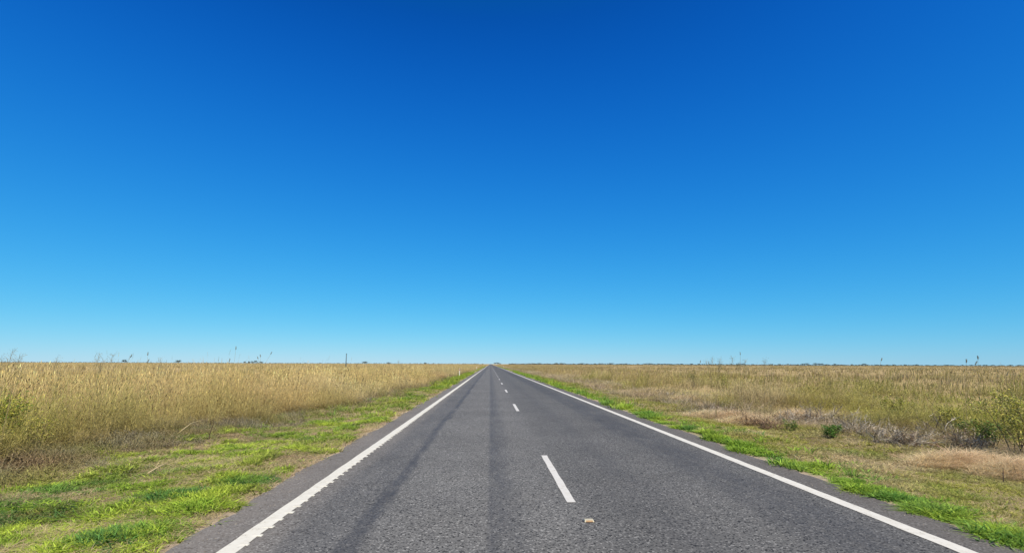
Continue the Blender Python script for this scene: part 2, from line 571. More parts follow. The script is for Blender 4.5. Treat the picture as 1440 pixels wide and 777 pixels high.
class Field:
    def __init__(s): s.V = []; s.Q = []; s.C = []; s.n = 0

    def scatter(s, protos, x, y, sc, zs, colA, colB, lean=None, bvar=0.35, headcol=None, z=None):
        """colA root colour, colB tip colour (n,3)"""
        n = len(x)
        if n == 0: return
        if z is None: z = gheight(x, y) - 0.01
        rot = RNG.uniform(0, 2 * np.pi, n)
        pick = RNG.integers(0, len(protos), n)
        for k, p in enumerate(protos):
            m = np.where(pick == k)[0]
            if len(m) == 0: continue
            v = p['v']; nv = len(v)
            c, sn = np.cos(rot[m])[:, None], np.sin(rot[m])[:, None]
            sx = sc[m][:, None]; sz = zs[m][:, None]
            vz = v[None, :, 2] * sz
            vx = (v[None, :, 0] * c - v[None, :, 1] * sn) * sx
            vy = (v[None, :, 0] * sn + v[None, :, 1] * c) * sx
            if lean is not None:
                tt = p['t'][None, :] ** 1.5
                vx = vx + lean[m, 0][:, None] * tt * sz; vy = vy + lean[m, 1][:, None] * tt * sz
            P = np.stack([vx + x[m][:, None], vy + y[m][:, None], vz + z[m][:, None]], 2).reshape(-1, 3)
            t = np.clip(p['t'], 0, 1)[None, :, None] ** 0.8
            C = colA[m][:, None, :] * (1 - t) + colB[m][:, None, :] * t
            bb = (1 - bvar + 2 * bvar * p['b'])[None, :, None]
            C = C * bb
            if headcol is not None:
                hm = p['h'][None, :, None]
                C = C * (1 - hm) + headcol[m][:, None, :] * hm * (0.7 + 0.6 * p['b'])[None, :, None]
            s.C.append(C.reshape(-1, 3))
            s.V.append(P)
            s.Q.append((p['q'][None, :, :] + (np.arange(len(m)) * nv)[:, None, None]).reshape(-1, 4) + s.n)
            s.n += len(m) * nv

    def build(s, name, mat):
        return link_mesh(name, np_mesh(name, np.concatenate(s.V), np.concatenate(s.Q), np.concatenate(s.C)), mat)


def rnd_pts(n, x0, x1, y0, y1, keep=None):
    x = RNG.uniform(x0, x1, n); y = RNG.uniform(y0, y1, n)
    if keep is not None:
        k = keep(x, y) > RNG.random(n)
        x, y = x[k], y[k]
    return x, y


def inview(x, y, m=4.0):
    return ((x > -1.16 * y - m) & (x < 1.16 * y + m)).astype(float)


def mixcols(cols, w):
    """weighted pick with soft blending; w is (n,k)"""
    w = w / w.sum(1, keepdims=True)
    return w @ np.array(cols)


def left_bound(y):
    y = np.asarray(y, float)
    b = np.interp(y, [0, 8, 13, 20, 26, 45, 90, 200, 2000], [-9.2, -8.8, -8.6, -7.0, -6.5, -5.9, -5.4, -5.2, -5.2])
    return b + (fbm(y * 0.35, y * 0 + 3.1, 41) - 0.5) * 1.6


def right_bound(y):
    y = np.asarray(y, float)
    b = np.interp(y, [0, 6, 12, 20, 40, 90, 200, 2000], [10.6, 10.4, 10.0, 9.2, 8.6, 7.8, 7.4, 7.4])
    return b + (fbm(y * 0.4, y * 0 + 8.1, 43) - 0.5) * 1.4


# base colours (albedo) of the grasses
GOLD = np.array((0.63, 0.48, 0.195)); STRAW = np.array((0.71, 0.575, 0.31)); TAN = np.array((0.47, 0.33, 0.165))
BROWN = np.array((0.19, 0.13, 0.07)); OLIVE = np.array((0.29, 0.27, 0.070)); YGREEN = np.array((0.41, 0.40, 0.060))
GREEN = np.array((0.195, 0.295, 0.030)); DGREEN = np.array((0.070, 0.170, 0.040)); LIME = np.array((0.40, 0.49, 0.055))
GREY = np.array((0.38, 0.335, 0.26)); PINKTAN = np.array((0.60, 0.44, 0.265))


def left_verge():
    F = Field()
    rng = random.Random(3)
    class R_:  # small adapter so proto can use python's random
        uniform = staticmethod(rng.uniform); random = staticmethod(rng.random)
    short = [proto(R_, 9, 0.085, 0.0075, 0.05, 1.0, 2) for _ in range(6)]
    mid_ = [proto(R_, 11, 0.10, 0.016, 0.10, 0.9, 2) for _ in range(5)]
    far = [proto(R_, 10, 0.13, 0.045, 0.25, 0.8, 1) for _ in range(4)]
    thatch = [proto(R_, 8, 0.07, 0.006, 0.05, 2.4, 3) for _ in range(4)]
    short = short[:3] + [proto(R_, 8, 0.075, 0.020, 0.05, 1.7, 3) for _ in range(5)]

    def greenness(x, y):
        g = fbm(x * 0.9, y * 0.55, 71, 3) - 0.02 + 0.12 * sstep(5, 15, y)
        edge = sstep(ROAD_L + 0.15, ROAD_L - 0.25, x + (fbm(x * 1.3, y * 1.3, 12) - 0.5) * 0.9)
        inner = sstep(0.0, 1.6, x - left_bound(y))
        return sstep(0.43, 0.56, g) * edge * (0.25 + 0.75 * inner)

    def colours(x, y):
        n = len(x)
        a = fbm(x * 0.8, y * 0.8, 91); b = fbm(x * 1.7 + 5, y * 1.7, 92); d = fbm(x * 0.5, y * 0.5, 95)
        w = np.stack([sstep(.35, .6, a) * 1.0 + .25, sstep(.60, .68, b) * 1.8, sstep(.43, .58, 1 - a) * 1.6 + 0.25, sstep(.48, .60, d) * 1.0], 1)
        return mixcols([GREEN, DGREEN * 1.25, LIME, OLIVE * 1.1], w) * (0.75 + 0.5 * RNG.random((n, 1)))

    for (y0, y1, dens, pr, sc) in ((2.2, 9, 520, short, 1.0), (9, 18, 260, short, 1.25), (18, 40, 45, mid_, 1.5), (40, 110, 9, mid_, 2.4), (110, 420, 1.4, far, 1.3)):
        n = int(dens * (y1 - y0) * 6.8)
        x, y = rnd_pts(n, -9.7, ROAD_L + 0.12, y0, y1, lambda x, y: inview(x, y, 2.5) * (x > left_bound(y) - 0.9) * (0.07 + 0.93 * greenness(x, y)) * sstep(ROAD_L + 0.12, ROAD_L - 0.35, x + (fbm(x * 1.1, y * 1.1, 33) - .5) * 1.2))
        c = colours(x, y)
        hz = 0.36 + 1.05 * sstep(.3, .75, fbm(x * 2.2, y * 2.2, 55))
        s_ = np.full(len(x), sc) * RNG.uniform(.75, 1.3, len(x))
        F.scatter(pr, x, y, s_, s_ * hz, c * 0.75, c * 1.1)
    # straw thatch between the green
    for (y0, y1, dens, sc) in ((2.2, 9, 300, 1.0), (9, 18, 170, 1.3), (18, 40, 34, 2.2)):
        n = int(dens * (y1 - y0) * 6.6)
        x, y = rnd_pts(n, -9.7, ROAD_L - 0.05, y0, y1, lambda x, y: inview(x, y, 2.5) * (x > left_bound(y) - 0.9))
        w = np.stack([fbm(x, y, 61), fbm(x, y, 62) * 1.2, 0.4 * fbm(x, y, 63)], 1) ** 3
        c = mixcols([STRAW * 1.0, PINKTAN * .9, OLIVE * 1.35], w * np.array((1, .8, 1.5))) * (0.75 + .3 * RNG.random((len(x), 1)))
        s_ = np.full(len(x), sc) * RNG.uniform(.7, 1.3, len(x))
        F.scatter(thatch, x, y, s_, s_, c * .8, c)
    o = F.build('verge_grass', MAT_GRASS)
    set_props(o, 'low mottled green and straw grass on the left verge between road and tall grass', 'grass', kind='stuff')
    # brown weedy fringe at the foot of the tall grass
    F = Field()
    weeds = [proto(R_, 9, 0.30, 0.009, 0.12, 0.7, 3, leaves=2) for _ in range(5)]
    for (y0, y1, dens, sc) in ((3, 12, 46, 1.0), (12, 20, 38, 1.0), (20, 45, 7, 1.3), (45, 120, 2.0, 1.6)):
        n = int(dens * (y1 - y0) * 4.0)
        y = RNG.uniform(y0, y1, n)
        x = left_bound(y) + RNG.normal(0.55, 0.95, n)
        k = (inview(x, y, 2.5) > 0) & (x < ROAD_L - 1.6)
        x, y = x[k], y[k]
        w = np.stack([fbm(x, y, 65), fbm(x, y, 66), fbm(x, y, 67) * .9, 0.6 * fbm(x * .6, y * .6, 68)], 1) ** 3
        c = mixcols([BROWN * 1.3, OLIVE * .95, GREY * .75, OLIVE * .7 + GREEN * .3], w)
        s_ = np.full(len(x), sc) * RNG.uniform(.6, 1.25, len(x))
        hz = (0.6 + 0.7 * fbm(x * .8, y * .8, 69)) * (1 - .7 * sstep(0.0, 2.2, x - left_bound(y)))
        F.scatter(weeds, x, y, s_, s_ * hz, c * .7, c * 1.05)
    o = F.build('brown_weeds', MAT_DRY)
    set_props(o, 'brown and olive weeds along the foot of the tall golden grass on the left', 'weeds', kind='stuff')


class PyR:
    def __init__(s, seed):
        r = random.Random(seed); s.uniform = r.uniform; s.random = r.random


def left_field():
    F = Field()
    R_ = PyR(5)
    near = [proto(R_, 9, 1.30, 0.0050, 0.18, 0.20, 4, head=(0.11, 0.011), leaves=2) for _ in range(5)] + [proto(R_, 9, 1.15, 0.0045, 0.16, 0.42, 4, leaves=3) for _ in range(5)]
    mid_ = [proto(R_, 9, 1.30, 0.013, 0.30, 0.17, 3, head=(0.14, 0.024), leaves=1) for _ in range(4)] + [proto(R_, 11, 1.2, 0.011, 0.30, 0.32, 3) for _ in range(4)]
    far = [proto(R_, 8, 1.30, 0.06, 0.9, 0.13, 2) for _ in range(5)]
    vfar = [proto(R_, 9, 1.30, 0.22, 3.5, 0.08, 1) for _ in range(4)]

    def put(x, y, pr, sc, hscale=1.0):
        n = len(x)
        a = fbm(x * .18, y * .18, 101); b = fbm(x * .45, y * .45, 102); d = fbm(x * .3 + 9, y * .3, 103); g = fbm(x * .11, y * .11, 104)
        w = np.stack([sstep(.3, .6, a) + .30, sstep(.4, .65, b) * .8 + .1, sstep(.42, .6, 1 - b) * .8, sstep(.56, .68, d) * 1.2, sstep(.58, .7, g) * .55 + 1.6 * sstep(-8.4, -9.8, x) * (1 - sstep(10.5, 13.5, y))], 1)
        c = mixcols([GOLD, STRAW * .92, TAN * .92, OLIVE * 1.25, YGREEN * .9], w ** 1.7) * RNG.uniform(.72, 1.22, (n, 1))
        hz = (0.60 + 0.66 * fbm(x * .5, y * .5, 111, 4)) * hscale
        edge = sstep(-0.3, 2.2, left_bound(y) - x)
        hz = hz * (0.62 + 0.38 * edge)
        s_ = np.full(n, sc) * RNG.uniform(.85, 1.15, n)
        hz = hz * RNG.uniform(.72, 1.14, n)
        ln = np.stack([RNG.normal(.05, .10, n), RNG.normal(0, .10, n)], 1)
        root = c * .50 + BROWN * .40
        hc = c * RNG.uniform(.85, 1.5, (n, 1))
        dk = RNG.random(n) < 0.10
        hc[dk] = np.array((.07, .05, .025))
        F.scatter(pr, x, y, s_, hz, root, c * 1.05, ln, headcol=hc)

    def zone(dens, x0, y0, y1, depth0, depth1):
        n = int(dens * (y1 - y0) * (depth1 - depth0))
        y = RNG.uniform(y0, y1, n); x = left_bound(y) - RNG.uniform(depth0, depth1, n)
        k = inview(x, y, 3) * (.30 + .70 * sstep(.36, .56, fbm(x * .8, y * .8, 119, 3))) > RNG.random(n)
        return x[k], y[k]
    for args, pr, sc in (((40, 0, 3, 26, -0.2, 3.0), near, 1), ((18, 0, 3, 26, 3.0, 9), near, 1.1), ((6, 0, 8, 30, 9, 22), mid_, 1.1),
                         ((10, 0, 26, 70, -0.2, 3.5), mid_, 1), ((3.0, 0, 26, 70, 3.5, 14), mid_, 1.2), ((0.8, 0, 26, 80, 14, 70), far, .8),
                         ((2.2, 0, 70, 260, -0.2, 4), far, .7), ((.5, 0, 70, 260, 4, 30), far, 1), ((.06, 0, 70, 300, 30, 260), far, 2.2),
                         ((.05, 0, 260, 900, -0.2, 40), vfar, .5), ((.004, 0, 260, 1500, 40, 1300), vfar, 1.8)):
        x, y = zone(*args)
        put(x, y, pr, sc)
    wisp = [proto(R_, 3, 1.75, 0.0028, 0.14, 0.22, 5, head=(0.22, 0.007), leaves=2) for _ in range(6)]
    x, y = zone(0.55, 0, 7, 34, 0.5, 9)
    n = len(x)
    hz = RNG.uniform(.86, 1.10, n)
    c = mixcols([STRAW * .9, PINKTAN * .8, OLIVE], RNG.random((n, 3)) ** 2)
    F.scatter(wisp, x, y, np.ones(n), hz, c * .7, c, np.stack([RNG.normal(.12, .12, n), RNG.normal(0, .1, n)], 1), headcol=c * RNG.uniform(.4, 1.0, (n, 1)))
    o = F.build('tall_grass', MAT_DRY)
    set_props(o, 'tall golden dry grass filling the plain left of the road', 'tall grass', kind='stuff')


def right_side():
    R_ = PyR(9)
    # vivid green strip creeping over the seal edge + olive lawn behind it
    F = Field()
    short = [proto(R_, 9, 0.085, 0.0075, 0.05, 1.0, 2) for _ in range(6)]
    mid_ = [proto(R_, 11, 0.10, 0.016, 0.10, 0.9, 2) for _ in range(5)]
    far = [proto(R_, 10, 0.13, 0.045, 0.25, 0.8, 1) for _ in range(4)]
    thatch = [proto(R_, 8, 0.07, 0.006, 0.05, 2.4, 3) for _ in range(4)]
    short = short[:3] + [proto(R_, 8, 0.075, 0.020, 0.05, 1.7, 3) for _ in range(5)]

    def strip_w(x, y):
        d = x - ROAD_R + (fbm(x * 1.2, y * 1.2, 141) - .5) * 1.1
        return sstep(0.0, 0.22, d) * (1 - .92 * sstep(0.35, 0.85, d))
    for (y0, y1, dens, pr, sc) in ((2.2, 9, 620, short, 1.15), (9, 20, 300, short, 1.4), (20, 42, 48, mid_, 1.6), (42, 120, 10, mid_, 2.5), (120, 420, 1.4, far, 1.3)):
        n = int(dens * (y1 - y0) * 1.9)
        x, y = rnd_pts(n, ROAD_R - 0.15, ROAD_R + 1.75, y0, y1, lambda x, y: inview(x, y, 2.5) * strip_w(x, y) * (0.34 + .66 * sstep(.33, .50, fbm(x * 1.6, y * 1.6, 142))))
        w = np.stack([fbm(x, y, 143), fbm(x * 1.6, y * 1.6, 144) * .9, fbm(x * .9, y * .9, 145) * .75], 1) ** 4
        c = mixcols([GREEN * 1.2, DGREEN * 1.35, LIME * 1.0], w * np.array((1.1, .75, 1.2))) * RNG.uniform(.75, 1.35, (len(x), 1))
        s_ = np.full(len(x), sc) * RNG.uniform(.75, 1.3, len(x))
        hz = .45 + 1.3 * sstep(.3, .75, fbm(x * 2.0, y * 2.0, 146))
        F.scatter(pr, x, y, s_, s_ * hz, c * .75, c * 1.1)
    for (y0, y1, dens, pr, sc) in ((2.2, 9, 330, short, 1.0), (9, 20, 190, short, 1.3), (20, 42, 34, mid_, 1.5), (42, 120, 7, mid_, 2.4), (120, 420, 1.0, far, 1.3)):
        n = int(dens * (y1 - y0) * 5.2)
        x, y = rnd_pts(n, ROAD_R + .6, ROAD_R + 6.0, y0, y1, lambda x, y: inview(x, y, 2.5) * (x < right_bound(y) + .6) * (0.25 + .75 * sstep(.36, .56, fbm(x * 1.0, y * .8, 151))) * sstep(.5, 1.1, x - ROAD_R))
        w = np.stack([fbm(x, y, 153) * .9, fbm(x * 1.6, y * 1.6, 154), fbm(x * .9, y * .9, 155) * 1.1, fbm(x * .7, y * .7, 156) * .95], 1) ** 4
        c = mixcols([GREEN * .9, OLIVE * 1.15, YGREEN * .85, STRAW * .75], w) * RNG.uniform(.75, 1.2, (len(x), 1))
        s_ = np.full(len(x), sc) * RNG.uniform(.75, 1.3, len(x))
        hz = .5 + .9 * fbm(x * 1.5, y * 1.5, 157)
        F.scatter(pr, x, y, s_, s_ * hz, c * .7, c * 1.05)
    for (y0, y1, dens, sc) in ((2.2, 9, 230, 1.0), (9, 20, 140, 1.3), (20, 42, 26, 2.2)):
        n = int(dens * (y1 - y0) * 5.6)
        x, y = rnd_pts(n, ROAD_R + .5, ROAD_R + 6.1, y0, y1, lambda x, y: inview(x, y, 2.5) * (x < right_bound(y) + .9))
        w = np.stack([fbm(x, y, 161), fbm(x, y, 162) * 1.05, .6 * fbm(x, y, 163)], 1) ** 3
        c = mixcols([STRAW * 1.0, PINKTAN * .9, OLIVE * 1.35], w * np.array((1, .8, 1.5))) * RNG.uniform(.7, 1.05, (len(x), 1))
        s_ = np.full(len(x), sc) * RNG.uniform(.7, 1.3, len(x))
        F.scatter(thatch, x, y, s_, s_, c * .8, c)
    o = F.build('verge_grass', MAT_GRASS)
    set_props(o, 'vivid green strip of grass and olive turf on the right verge beside the road', 'grass', kind='stuff')

    # lodged dry grass and grey stubble bank
    F = Field()
    lodged = [proto(R_, 14, 0.42, 0.006, 0.12, 1.5, 4) for _ in range(6)]
    lodged_m = [proto(R_, 12, 0.45, 0.016, 0.2, 1.4, 3) for _ in range(5)]
    lodged_f = [proto(R_, 9, 0.50, 0.05, 0.6, 1.0, 2) for _ in range(4)]
    for (y0, y1, dens, pr, sc) in ((4, 20, 34, lodged, 1), (20, 45, 12, lodged_m, 1.1), (45, 120, 3.2, lodged_m, 1.6), (120, 500, .35, lodged_f, 1.2)):
        n = int(dens * (y1 - y0) * 3.6)
        y = RNG.uniform(y0, y1, n); x = right_bound(y) + RNG.uniform(-1.0, 2.6, n)
        k = (inview(x, y, 3) > 0) & (RNG.random(n) < .25 + .75 * sstep(.35, .55, fbm(x * .6, y * .6, 171)))
        x, y = x[k], y[k]; n = len(x)
        w = np.stack([fbm(x * .8, y * .8, 172), fbm(x * .8, y * .8, 173) * 1.1, fbm(x * .8, y * .8, 174), fbm(x * .6, y * .6, 175) * .8, .8 * fbm(x * .5, y * .5, 176)], 1) ** 5
        c = mixcols([STRAW, PINKTAN, GREY, BROWN * 1.2, OLIVE], w) * RNG.uniform(.75, 1.15, (n, 1))
        s_ = np.full(n, sc) * RNG.uniform(.6, 1.2, n)
        hz = .5 + .8 * fbm(x * .9, y * .9, 177)
        ln = np.stack([RNG.normal(.12, .15, n), RNG.normal(0, .12, n)], 1)
        F.scatter(pr, x, y, s_, s_ * hz, c * .65, c * 1.05, ln)
    o = F.build('lodged_dry_grass', MAT_DRY)
    set_props(o, 'flattened pale dry grass and grey stubble banked along the right verge', 'dry grass', kind='stuff')

    # waist high olive and tan grass of the right plain
    F = Field()
    near = [proto(R_, 9, 0.92, 0.005, 0.17, 0.32, 4, head=(0.09, 0.013), leaves=2) for _ in range(4)] + [proto(R_, 11, 0.80, 0.005, 0.16, 0.55, 4, leaves=2) for _ in range(6)]
    mid2 = [proto(R_, 9, 0.92, 0.013, 0.32, 0.26, 3, head=(0.11, 0.024), leaves=1) for _ in range(4)] + [proto(R_, 11, 0.80, 0.012, 0.3, 0.5, 3) for _ in range(5)]
    far2 = [proto(R_, 8, 0.92, 0.06, 1.0, 0.2, 2) for _ in range(5)]
    vfar = [proto(R_, 9, 0.92, 0.22, 3.5, 0.1, 1) for _ in range(4)]

    def zone(dens, y0, y1, d0, d1, pr, sc):
        n = int(dens * (y1 - y0) * (d1 - d0))
        y = RNG.uniform(y0, y1, n); x = right_bound(y) + RNG.uniform(d0, d1, n)
        k = inview(x, y, 3) * (.16 + .84 * sstep(.40, .56, fbm(x * .55, y * .55, 189, 3))) > RNG.random(n)
        x, y = x[k], y[k]; n = len(x)
        fd = sstep(25, 90, np.hypot(x, y))
        a = fbm(x * .16, y * .16, 181); b = fbm(x * .4, y * .4, 182); d = fbm(x * .25 + 9, y * .25, 183); g = fbm(x * .05, y * .05, 184)
        w = np.stack([(sstep(.4, .6, a) + .25) * (1 - .5 * fd), sstep(.45, .62, b) * .9 * (1 - .55 * fd) + .05 + 1.3 * sstep(11.5, 14, x) * (1 - sstep(19, 27, y)), sstep(.4, .6, 1 - a) * .45 + .30 * fd, sstep(.5, .64, d) * .8 + .12, .10 + .25 * fd + sstep(.5, .6, g) * .35], 1)
        c = mixcols([OLIVE * 1.2, YGREEN * .85, TAN * .85, STRAW * .88, GOLD * .9], w ** 1.7) * RNG.uniform(.68, 1.25, (n, 1))
        hz = (.30 + .95 * sstep(.3, .8, fbm(x * .4, y * .4, 185, 4))) * RNG.uniform(.8, 1.15, n) * (.5 + .5 * sstep(0.6, 3.0, x - right_bound(y)))
        s_ = np.full(n, sc) * RNG.uniform(.85, 1.15, n)
        ln = np.stack([RNG.normal(.16, .12, n), RNG.normal(0, .10, n)], 1)
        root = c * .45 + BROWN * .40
        hc = c * RNG.uniform(.7, 1.4, (n, 1))
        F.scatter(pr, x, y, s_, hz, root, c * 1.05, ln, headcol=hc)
    for a in ((30, 4, 26, 1.1, 4.5, near, 1.1), (20, 4, 28, 4, 11, near, 1.25), (5, 8, 34, 11, 26, mid2, 1.1), (8, 26, 70, .3, 4, mid2, 1), (3, 26, 70, 4, 16, mid2, 1.2),
              (.9, 26, 80, 16, 75, far2, .8), (2, 70, 260, .3, 5, far2, .7), (.5, 70, 260, 5, 34, far2, 1), (.08, 70, 300, 34, 260, far2, 2.0),
              (.05, 260, 900, 0, 60, vfar, .5), (.005, 260, 1800, 40, 1500, vfar, 1.8)):
        zone(*a)
    wisp = [proto(R_, 3, 1.55, 0.0028, 0.14, 0.26, 5, head=(0.20, 0.007), leaves=2) for _ in range(6)]
    y = RNG.uniform(9, 34, 90); x = right_bound(y) + RNG.uniform(1.5, 9, 90)
    n = len(x)
    c = mixcols([STRAW * .9, PINKTAN * .8, OLIVE], RNG.random((n, 3)) ** 2)
    F.scatter(wisp, x, y, np.ones(n), RNG.uniform(.7, 1.18, n), c * .7, c, np.stack([RNG.normal(.15, .14, n), RNG.normal(0, .1, n)], 1), headcol=c * RNG.uniform(.4, 1.0, (n, 1)))
    o = F.build('waist_high_grass', MAT_DRY)
    set_props(o, 'waist high olive and tan grass covering the plain right of the road', 'grass', kind='stuff')


# ------------------------------------------------------------------ individual plants
def gz(x, y): return float(gheight(np.array([x]), np.array([y]))[0])


def tuft_thing(u, v, radius, height, cols, n, label, cat='grass clump', name='grass_clump', group=None, bend=1.0, width=.009, mat=None):
    x, y = gp(u, v)
    R_ = PyR(int(u * 7 + v))
    F = Field()
    pr = [proto(R_, 8, height, width, 0.05, bend, 3) for _ in range(3)] + [proto(R_, 7, height * .85, width * 2.6, 0.05, 1.7, 3) for _ in range(5)]
    a = RNG.uniform(0, 2 * np.pi, n); r = radius * np.sqrt(RNG.random(n))
    lx = r * np.cos(a) * 1.25; ly = r * np.sin(a)
    wob = fbm(lx / radius * 1.3 + u, ly / radius * 1.3 + v, 5)
    k = r / radius < .45 + .9 * wob
    lx, ly, r = lx[k], ly[k], r[k]
    m = len(lx)
    w = np.stack([fbm(lx * 3 + i * 9 + u, ly * 3, 200 + i) for i in range(len(cols))], 1) ** 4
    c = mixcols(cols, w) * RNG.uniform(.6, 1.35, (m, 1))
    hz = (1.1 - .6 * (r / radius) ** 2) * RNG.uniform(.7, 1.2, m)
    s_ = RNG.uniform(.8, 1.2, m)
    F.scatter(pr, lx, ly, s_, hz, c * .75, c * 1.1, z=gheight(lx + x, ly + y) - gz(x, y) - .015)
    o = F.build(name, mat or MAT_GRASS)
    o.location = (x, y, gz(x, y))
    return set_props(o, label, cat, group)


def rdir(tilt=1.0):
    a = random.uniform(0, 2 * math.pi)
    return Vector((math.cos(a) * tilt, math.sin(a) * tilt, 1)).normalized()


def leafy_shrub(u, v, h, wid, cols, n_leaf, leaf, label, name='leafy_shrub', cat='shrub', group=None, stemcol=(.16, .12, .07), dist=None, nstem=9, upright=.5):
    x, y = gp(u, v) if dist is None else along(u, dist)[:2]
    random.seed(int(u * 3 + v))
    t = empty(name, (x, y, gz(x, y)), label, cat, group)
    st = MB(); fo = MB()
    stems = []
    for i in range(nstem):
        d = rdir(upright * random.uniform(.2, 1.4))
        L = h * random.uniform(.6, 1.05)
        p0 = Vector((random.uniform(-.12, .12) * wid, random.uniform(-.12, .12) * wid, -.03))
        p1 = p0 + d * L * .5 + Vector((random.uniform(-1, 1), random.uniform(-1, 1), 0)) * .05 * h
        p2 = p0 + d * L * .85 + Vector((random.uniform(-1, 1), random.uniform(-1, 1), 0)) * .12 * h + Vector((0, 0, .1 * h))
        if math.hypot(p2.x, p2.y) > wid * .55:
            k = wid * .55 / math.hypot(p2.x, p2.y); p2.x *= k; p2.y *= k
        r = .006 + .006 * h
        st.tube([p0, p1, p2], [r, r * .65, r * .25], 4, stemcol)
        stems.append((p0, p1, p2))
        for k in range(3):
            f = random.uniform(.3, 1)
            q = p1.lerp(p2, f) if random.random() < .7 else p0.lerp(p1, .5 + .5 * f)
            e = q + (rdir(1.2)) * h * random.uniform(.12, .3)
            st.tube([q, e], [r * .4, r * .12], 3, stemcol)
            stems.append((q, q.lerp(e, .5), e))
    for i in range(n_leaf):
        a, b, c_ = random.choice(stems)
        f = random.random() ** .7
        q = a.lerp(b, f * 2) if f < .5 and random.random() < .5 else b.lerp(c_, f)
        q = q + Vector((random.gauss(0, 1), random.gauss(0, 1), random.gauss(0, .8))) * .07 * max(h, .4)
        if q.z < .01: q.z = random.uniform(.01, .1)
        c0 = np.array(random.choice(cols)) * random.uniform(.7, 1.3)
        d = Vector((random.gauss(0, 1), random.gauss(0, 1), random.gauss(.3, .7)))
        fo.leaf(q, leaf * random.uniform(.6, 1.4), leaf * random.uniform(.3, .5), d, Vector((random.gauss(0, 1), random.gauss(0, 1), 1)), c0)
    st.build('stems', MAT_TWIG, t)
    fo.build('foliage', MAT_LEAF, t)
    return t


def dead_shrub(u, v, h, wid, cols, label, n=26, name='dead_shrub', group='dead shrubs along the right verge'):
    x, y = gp(u, v)
    random.seed(int(u * 5 + v))
    m = MB()
    for i in range(n):
        d = rdir(random.uniform(.4, 2.2))
        c = np.array(random.choice(cols)) * random.uniform(.65, 1.25)
        p = Vector((random.uniform(-.3, .3) * wid, random.uniform(-.2, .2) * wid, -.02))
        pts = [p]; L = h * random.uniform(.7, 1.3)
        for k in range(4):
            d = (d + Vector((random.gauss(0, .35), random.gauss(0, .35), random.gauss(-.05, .25)))).normalized()
            p = p + d * L * .25
            p.z = max(p.z, .01)
            pts.append(p.copy())
        r = random.uniform(.0045, .010)
        m.tube(pts, [r, r * .8, r * .6, r * .45, r * .2], 3, c)
        for k in range(6):
            j = random.randint(1, 3)
            q = pts[j].lerp(pts[j + 1], random.random())
            e = q + (d + Vector((random.gauss(0, .9), random.gauss(0, .9), random.gauss(.2, .5)))).normalized() * h * random.uniform(.12, .35)
            e.z = max(e.z, .01)
            q2 = q.lerp(e, .5) + Vector((random.gauss(0, 1), random.gauss(0, 1), random.gauss(0, 1))) * .015
            m.tube([q, q2, e], [r * .5, r * .35, r * .15], 3, c * random.uniform(.8, 1.2))
            if random.random() < .6:
                for z in range(3):
                    m.leaf(q.lerp(e, random.random()), .035, .012, Vector((random.gauss(0, 1), random.gauss(0, 1), random.gauss(0, 1))), Vector((0, .3, 1)), c * random.uniform(.9, 1.4))
    o = m.build(name, MAT_TWIG)
    o.location = (x, y, gz(x, y))
    return set_props(o, label, 'dead shrub', group)


def seed_stalk(u, dist, v_top, label, lean=.12, nst=2, style='spike', group='seed stalks standing above the horizon', cols=(.22, .20, .13)):
    """tall seeding stalks that rise out of the grass past the horizon line"""
    x, y, zt = along(u, dist, v_top)
    base = gz(x, y)
    h = zt - base
    random.seed(int(u * 11 + v_top))
    t = empty('seed_stalk', (x, y, base), label, 'grass stalk', group)
    for i in range(nst):
        st = MB(); hd = MB()
        hh = h * (1 if i == 0 else random.uniform(.86, .99))
        a = random.uniform(-.6, .6) + (math.pi if random.random() < .2 else 0)
        lx, ly = math.cos(a) * lean * hh, math.sin(a) * lean * hh
        bx, by = (0, 0) if i == 0 else (random.uniform(-.15, .15), random.uniform(-.15, .15))
        if i == 0: ox, oy = -lx, -ly
        else: ox, oy = bx, by
        pts = [Vector((ox + lx * s ** 1.7, oy + ly * s ** 1.7, hh * s - .02 * (1 - s))) for s in (0, .35, .7, .88, 1)]
        st.tube(pts, [.005, .0045, .004, .003, .002], 4, np.array((.34, .27, .12)) * random.uniform(.8, 1.1))
        top = pts[-1]; d = (pts[-1] - pts[-2]).normalized()
        for k in range(4):
            f = random.uniform(.2, .7); q = pts[0].lerp(pts[-1], f)
            la = random.uniform(0, 6.28)
            st.leaf(q, .3, .012, Vector((math.cos(la), math.sin(la), random.uniform(-.2, .8))), Vector((0, 0, 1)), np.array((.36, .29, .12)))
        c = np.array(cols)
        if style == 'spike':
            hd.tube([top - d * .07, top - d * .045, top, top + d * .03], [.003, .011, .009, .002], 5, c)
            for k in range(16):
                q = top - d * random.uniform(-.02, .08)
                hd.leaf(q, .03, .01, d + Vector((random.gauss(0, .8), random.gauss(0, .8), random.gauss(0, .3))), Vector((1, 0, .2)), c * random.uniform(.7, 1.5))
        else:
            for k in range(46):
                q = top - d * random.uniform(0, .30)
                e = Vector((random.gauss(0, .6), random.gauss(0, .6), .6)).normalized()
                L = random.uniform(.05, .14)
                hd.tube([q, q + e * L], [.0012, .0007], 3, np.array((.45, .38, .22)), False)
                hd.leaf(q + e * L * .8, .022, .008, e, Vector((.3, 1, .1)), c * random.uniform(.8, 1.6))
        st.build('stem', MAT_DRY, t)
        hd.build('seed_head', MAT_DRY, t)
    return t


def stick(name, pts, r, col, label, cat='stick'):
    m = MB()
    n = len(pts)
    m.tube(pts, [r * (1 - .55 * i / (n - 1)) for i in range(n)], 6, col)
    k = max(1, n // 2)
    p = Vector(pts[k]); q = Vector(pts[-1])
    d = (q - p)
    side = Vector((-d.y, d.x, d.z * .4))
    m.tube([p, p + d * .3 + side * .3], [r * .5, r * .2], 4, col)
    o = m.build(name, MAT_TWIG)
    b = Vector(pts[0])
    o.data.transform(Matrix.Translation(-b))
    o.location = b
    return set_props(o, label, cat)


